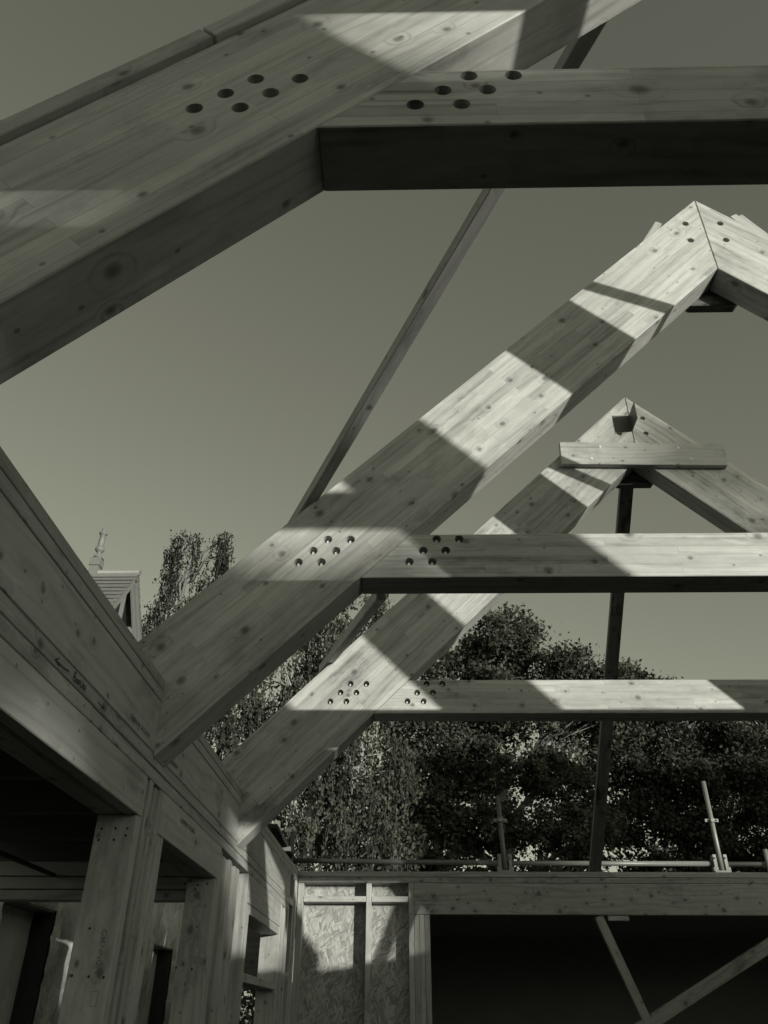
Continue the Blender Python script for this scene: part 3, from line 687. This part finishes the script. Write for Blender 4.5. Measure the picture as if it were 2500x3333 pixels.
def tree(label, base, top, lobes, nclump, nleaf, size, lm, bark, r0=.28, crad=.42, flat=.8, group='garden trees', droop=0, name='broadleaf_tree', mn=10):
    bx, by = base
    T = thing(name, label, 'tree', (bx, by, 0), group)
    bm = bmesh.new(); bt = bmesh.new(); cen = []
    t0p = Vector((bx, by, -.2)); t1p = Vector((top[0], top[1], top[2]+E))
    tp, tr = wobble(t0p, t1p, 9, r0*.45, r0, r0*.22); tube_path(bm, tp, tr, 10)
    for (lx, ly, lz, rx, ry, rz) in lobes:
        lc = Vector((lx, ly, lz+E))
        # limb from the trunk to the lobe
        st = min(tp[1:], key=lambda p: abs(p.z-(lc.z-1.0-abs(lc.x-p.x)*.45)))
        i0 = tp.index(st); rr = max(.035, tr[i0]*.5)
        lp, lr = wobble(st, lc, 6, .16, rr, .025, .25); tube_path(bm, lp, lr, 7)
        vol = rx*ry*rz; nc = max(mn, int(nclump*vol**.72))
        for k in range(nc):
            d = rng.normal(size=3); d /= np.linalg.norm(d); q = rng.uniform(.35, 1.0)**.5*rng.uniform(.75, 1.08)
            c = Vector((lx+d[0]*rx*q, ly+d[1]*ry*q, lz+E+d[2]*rz*q))
            if k % 2 == 0:
                s2 = random.choice(lp[2:]); bp, br = wobble(s2, c, 4, .09, .03, .008, .05); tube_path(bm, bp, br, 4)
            n = int(nleaf*rng.uniform(.5, 1.4)); cr = crad*rng.uniform(.55, 1.25)
            ax = rng.normal(size=3); ax[2] *= .35; ax /= np.linalg.norm(ax)
            g = rng.normal(size=(n, 3))*cr*.42; g[:, 2] *= flat
            g += ax[None, :]*rng.normal(size=(n, 1))*cr*.55
            cen.append(np.array(c)[None, :]+g)
            if droop:
                for _ in range(droop):
                    L = rng.uniform(.35, 1.25); m = int(L*30); o = np.array(c)+rng.normal(size=3)*cr*.5
                    tt = np.linspace(0, 1, m)[:, None]; sw = rng.normal(size=3)*.12
                    st_ = o[None, :]+np.array([[sw[0], sw[1], -L]])*tt+rng.normal(size=(m, 3))*.035
                    cen.append(st_)
                    tw = [Vector(o)+Vector((sw[0]*t_+.03*math.sin(5*t_+_), sw[1]*t_, -L*t_+.12*math.sin(min(1, t_*3)*math.pi))) for t_ in (0, .2, .5, .8, 1)]
                    tube_path(bt, tw, [.010, .010, .008, .006, .003], 3)
    me = bpy.data.meshes.new('trunk'); bmesh.ops.recalc_face_normals(bm, faces=bm.faces); bm.to_mesh(me); bm.free()
    link('trunk', me, bark, T)
    if droop: link('hanging_twigs', bmesh_to(bt, 'twigs'), BARK2, T)
    else: bt.free()
    leaves(np.concatenate(cen), None, size, 'crown', lm, T, hang=.8 if droop else .0)
    return T
LB = leafmat('birch_leaf', .04, .13); LB2 = leafmat('shaded_birch_leaf', .015, .055); LO = leafmat('oak_leaf', .024, .125); LD = leafmat('dark_oak_leaf', .018, .09)  # LB2: darker copy of the birch leaf, shade put into its colour
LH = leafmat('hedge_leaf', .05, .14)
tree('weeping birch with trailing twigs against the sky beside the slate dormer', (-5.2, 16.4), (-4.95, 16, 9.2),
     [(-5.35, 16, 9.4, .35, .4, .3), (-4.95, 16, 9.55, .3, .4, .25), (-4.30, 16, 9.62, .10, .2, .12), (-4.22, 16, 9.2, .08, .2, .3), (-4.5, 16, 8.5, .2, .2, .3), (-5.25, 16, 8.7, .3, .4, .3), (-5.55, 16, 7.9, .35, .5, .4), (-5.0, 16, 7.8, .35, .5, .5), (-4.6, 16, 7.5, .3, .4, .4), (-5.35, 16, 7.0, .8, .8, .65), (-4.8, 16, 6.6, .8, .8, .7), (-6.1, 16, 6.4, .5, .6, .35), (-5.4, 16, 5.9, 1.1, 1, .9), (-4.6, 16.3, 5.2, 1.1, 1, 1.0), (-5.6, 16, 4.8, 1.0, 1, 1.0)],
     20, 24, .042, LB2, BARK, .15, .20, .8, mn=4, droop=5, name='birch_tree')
tree('pale barked weeping birch filling the gap between the two farther rafters', (-2.25, 17.2), (-1.7, 17, 7.4),
     [(-.85, 17, 7.9, .75, .8, .75), (-1.7, 17, 7.2, .9, .9, .9), (-2.7, 17, 6.4, 1.0, .9, .9), (-1.2, 17, 6.1, .9, 1, 1.0), (-3.6, 17, 5.5, 1.0, .9, .9), (-2.2, 17, 5.0, 1.3, 1, 1.0), (-.9, 17, 4.7, 1.1, 1, 1.1), (-3.4, 17, 4.0, 1.1, 1, 1), (-2.1, 17, 3.4, 1.3, 1, .9), (-.7, 17, 3.1, 1.2, 1, .9), (-3.6, 17, 2.6, 1.1, 1, .7), (-2.0, 17, 2.3, 1.3, 1, .6)],
     30, 46, .055, LB, BIRCHB, .17, .34, .8, droop=3, name='birch_tree')
tree('big spreading oak behind the far collar beam, its domed top left of the prop', (2.5, 21.5), (2.7, 21, 8.6),
     [(2.9, 21, 9.0, 1.25, 1.4, .95), (1.6, 21, 7.9, 1.1, 1.3, .9), (4.3, 21, 8.2, 1.25, 1.3, .75), (5.7, 21, 7.75, 1.1, 1.3, .65), (6.7, 21, 7.4, .9, 1.2, .5), (.7, 21, 6.5, 1.3, 1.3, .9), (2.8, 21, 7.2, 1.4, 1.4, 1.0), (5.0, 21, 6.9, 1.3, 1.3, .9), (.2, 21, 5.0, 1.4, 1.3, .9), (1.9, 21, 5.5, 1.2, 1.3, .8), (4.0, 21, 5.3, 1.2, 1.3, .7), (.4, 21, 3.6, 1.5, 1.3, .8), (2.2, 21, 4.1, 1.1, 1.3, .6), (4.3, 21, 3.9, 1.3, 1.3, .7), (1.2, 21, 2.7, 1.5, 1.3, .5), (3.6, 21, 2.8, 1.4, 1.3, .4)],
     46, 115, .072, LO, BARK, .36, .37, .85, name='oak_tree')
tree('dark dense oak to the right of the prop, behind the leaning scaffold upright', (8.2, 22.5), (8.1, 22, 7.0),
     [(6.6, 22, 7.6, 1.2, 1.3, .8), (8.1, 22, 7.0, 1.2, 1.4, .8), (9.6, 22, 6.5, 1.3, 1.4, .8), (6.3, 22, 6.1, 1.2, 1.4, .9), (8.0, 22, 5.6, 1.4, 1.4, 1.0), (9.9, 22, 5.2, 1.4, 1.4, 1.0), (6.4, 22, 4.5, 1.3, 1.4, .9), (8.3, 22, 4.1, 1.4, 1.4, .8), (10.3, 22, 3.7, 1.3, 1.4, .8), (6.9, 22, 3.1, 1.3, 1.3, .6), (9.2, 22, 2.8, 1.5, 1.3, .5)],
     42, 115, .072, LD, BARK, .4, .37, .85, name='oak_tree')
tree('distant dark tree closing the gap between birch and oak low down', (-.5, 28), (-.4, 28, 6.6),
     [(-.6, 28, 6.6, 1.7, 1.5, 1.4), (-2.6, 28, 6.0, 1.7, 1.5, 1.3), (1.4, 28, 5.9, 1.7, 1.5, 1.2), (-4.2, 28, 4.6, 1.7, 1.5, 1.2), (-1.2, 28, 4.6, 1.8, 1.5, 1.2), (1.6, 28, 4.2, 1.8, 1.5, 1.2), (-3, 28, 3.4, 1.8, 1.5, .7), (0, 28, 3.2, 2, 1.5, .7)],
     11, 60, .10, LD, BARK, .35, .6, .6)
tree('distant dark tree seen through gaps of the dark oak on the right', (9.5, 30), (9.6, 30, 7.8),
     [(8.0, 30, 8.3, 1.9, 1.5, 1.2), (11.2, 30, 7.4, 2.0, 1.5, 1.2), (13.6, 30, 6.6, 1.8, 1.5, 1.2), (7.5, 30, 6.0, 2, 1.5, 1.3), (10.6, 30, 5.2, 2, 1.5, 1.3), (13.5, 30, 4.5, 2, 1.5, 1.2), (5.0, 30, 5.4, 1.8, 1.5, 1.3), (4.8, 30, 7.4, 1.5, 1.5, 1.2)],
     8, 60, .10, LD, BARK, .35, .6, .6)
# low hedge line far off
hc = []
for k in range(700):
    x = rng.uniform(-16, 22); hc.append(np.array([x, 34+rng.uniform(-.7, .7), rng.uniform(.1, 2.6+.5*math.sin(x*.7))])[None, :]+rng.normal(size=(34, 3))*.35)
hd = leaves(np.concatenate(hc), None, .13, 'garden_hedge', LH, None); tag(hd, 'long leafy hedge along the far side of the garden', 'hedge')

# ------------------------------------------------------------------ unseen wall, tree and block added behind the viewer (they shade the low sun)
NB = thing('sun_blocker_wall', 'unseen stepped wall added far behind the viewer to block the low sun', 'wall', (27, -26, 0))
def nb(name, x0, x1, zt, z0=0, y0=-26.5, y1=-26, mat=STONE): box(name, (x0, y0, z0), (x1, y1, zt), 'x', mat, NB, 0, E_=False)
q = lambda x: x+16.1
h = lambda z: z+2.36+E
nb('blocker_panel', q(-8), q(22), h(1.35)); nb('blocker_pier', q(6.15), q(6.9), h(2.35), h(1.352)); nb('blocker_panel', q(11.35), q(21), h(3.02), h(1.352), -26.45, -26.05)
def qz(z): return z+2.36
tree('unseen leafy tree behind the viewer, crown shaped to block the low sun', (q(13.0), -25.5), (q(12.2), -25.5, 8.6),  # crown lobes placed where they block the low sun
     [(q(10.9), -26, qz(3.75), .6, .5, .35), (q(12.2), -26, qz(3.9), .8, .5, .7), (q(13.1), -26, qz(3.3), .35, .4, .8), (q(11.3), -26, qz(4.7), .8, .5, .6), (q(12.6), -26, qz(5.2), 1.0, .5, .7), (q(11.2), -26, qz(5.8), .8, .5, .5)],
     40, 50, .1, LO, BARK, .25, .5, .7)
lc = []  # added leaf clumps out of view, breaking the low sun into dapples
for k in range(620):
    x = rng.uniform(3.4, 11.2); zt = 1.55+.28*math.sin(x*2.1)+.18*math.sin(x*5.3+1)
    if 9.9 < x < 11.2: zt = 1.5
    if 4.3 < x < 5.15: zt = 1.97
    zt = min(zt, 1.97)
    if 5.02 < x < 5.6: zt = 2.38
    zz = rng.uniform(1.0, max(zt, 1.05))
    if 4.55 < x < 6.05 and zz < 1.82 and rng.uniform() < .62: continue
    lc.append(np.array([q(x), -25.8, qz(zz)+E])[None, :]+rng.normal(size=(8, 3))*.09)
for k in range(34):
    x = rng.uniform(4.1, 5.0); lc.append(np.array([q(x), -25.8, qz(rng.uniform(2.35, 2.95))+E])[None, :]+rng.normal(size=(22, 3))*.12)
for k in range(130):
    x = rng.uniform(5.4, 7.4); lc.append(np.array([q(x), -25.8, qz(rng.uniform(1.7, 2.55))+E])[None, :]+rng.normal(size=(12, 3))*.10)
for k in range(90):
    x = rng.uniform(5.0, 5.5); lc.append(np.array([q(x), -25.8, qz(rng.uniform(1.92, 2.36))+E])[None, :]+rng.normal(size=(14, 3))*.07)
for k in range(60):
    x = rng.uniform(10.98, 11.6); lc.append(np.array([q(x), -25.8, qz(rng.uniform(2.48, 2.85))+E])[None, :]+rng.normal(size=(20, 3))*.06)
iv = leaves(np.concatenate(lc), None, .12, 'sun_blocker_ivy', LO, None); tag(iv, 'unseen ragged ivy added over the blocker wall to dapple the low sun', 'ivy')
TB2 = thing('sun_blocker_block', 'unseen tall block added far behind the viewer on the right to shade the oaks', 'building', (45, -27, 0))  # added out-of-view block that keeps the sun off the oaks
box('blocker_panel', (q(22.5), -27.5, 0), (q(46), -27, qz(8.6)+E), 'x', STONE, TB2, 0, E_=False)
box('blocker_slab', (q(22.4), -27.7, qz(8.6)+E+.003), (q(46.1), -26.9, qz(8.6)+E+.25), 'x', SLATE, TB2, 0, E_=False)
# ------------------------------------------------------------------ ground
def sheet(name, x0, x1, y0, y1, z, mat):
    bm = bmesh.new(); bm.faces.new([bm.verts.new(p) for p in ((x0, y0, z), (x1, y0, z), (x1, y1, z), (x0, y1, z))])
    o = link(name, bmesh_to(bm, name), mat); o['kind'] = 'structure'; return o
sheet('ground', -400, 400, -400, 400, 0-.01, GROUND); sheet('floor', -5.2, XE, YS-2, YE+.1, -.005, CONC)

# ------------------------------------------------------------------ light
el = math.asin(SUN.z); az = math.atan2(SUN.x, SUN.y)      # azimuth clockwise from +Y
w = bpy.data.worlds.new('World'); sc.world = w; w.use_nodes = True; nt = w.node_tree; nt.nodes.clear(); g = NT(nt)
sky = g.n('ShaderNodeTexSky', sky_type='NISHITA'); sky.sun_disc = False
sky.sun_elevation = el; sky.sun_rotation = az
sky.air_density = 1.0; sky.dust_density = 1.2; sky.ozone_density = 1.0
sp = g.n('ShaderNodeSeparateColor'); g.l(sky.outputs[0], sp.inputs[0])
lum = g.m('ADD', g.m('MULTIPLY', sp.outputs[0], .35), g.m('ADD', g.m('MULTIPLY', sp.outputs[1], .45), g.m('MULTIPLY', sp.outputs[2], .2)))
bg = g.n('ShaderNodeBackground'); g.l(g.comb(g.m('MULTIPLY', lum, .975), lum, g.m('MULTIPLY', lum, .775)), bg.inputs['Color']); bg.inputs['Strength'].default_value = .187
ow = g.n('ShaderNodeOutputWorld'); g.l(bg.outputs[0], ow.inputs[0])
L = bpy.data.lights.new('sun', 'SUN'); L.energy = 4.3; L.angle = math.radians(.5); L.color = (1.0, .995, .885)
so = bpy.data.objects.new('sun', L); COL.objects.link(so); so.rotation_euler = SUN.to_track_quat('Z', 'Y').to_euler()
so.location = (8, -10, 6)

vs = sc.view_settings
sc.display_settings.display_device = 'sRGB'; vs.view_transform = 'Standard'; vs.look = 'None'; vs.exposure = 0; vs.gamma = 1
try:
    sc.cycles.max_bounces = 8; sc.cycles.diffuse_bounces = 5
except Exception: pass
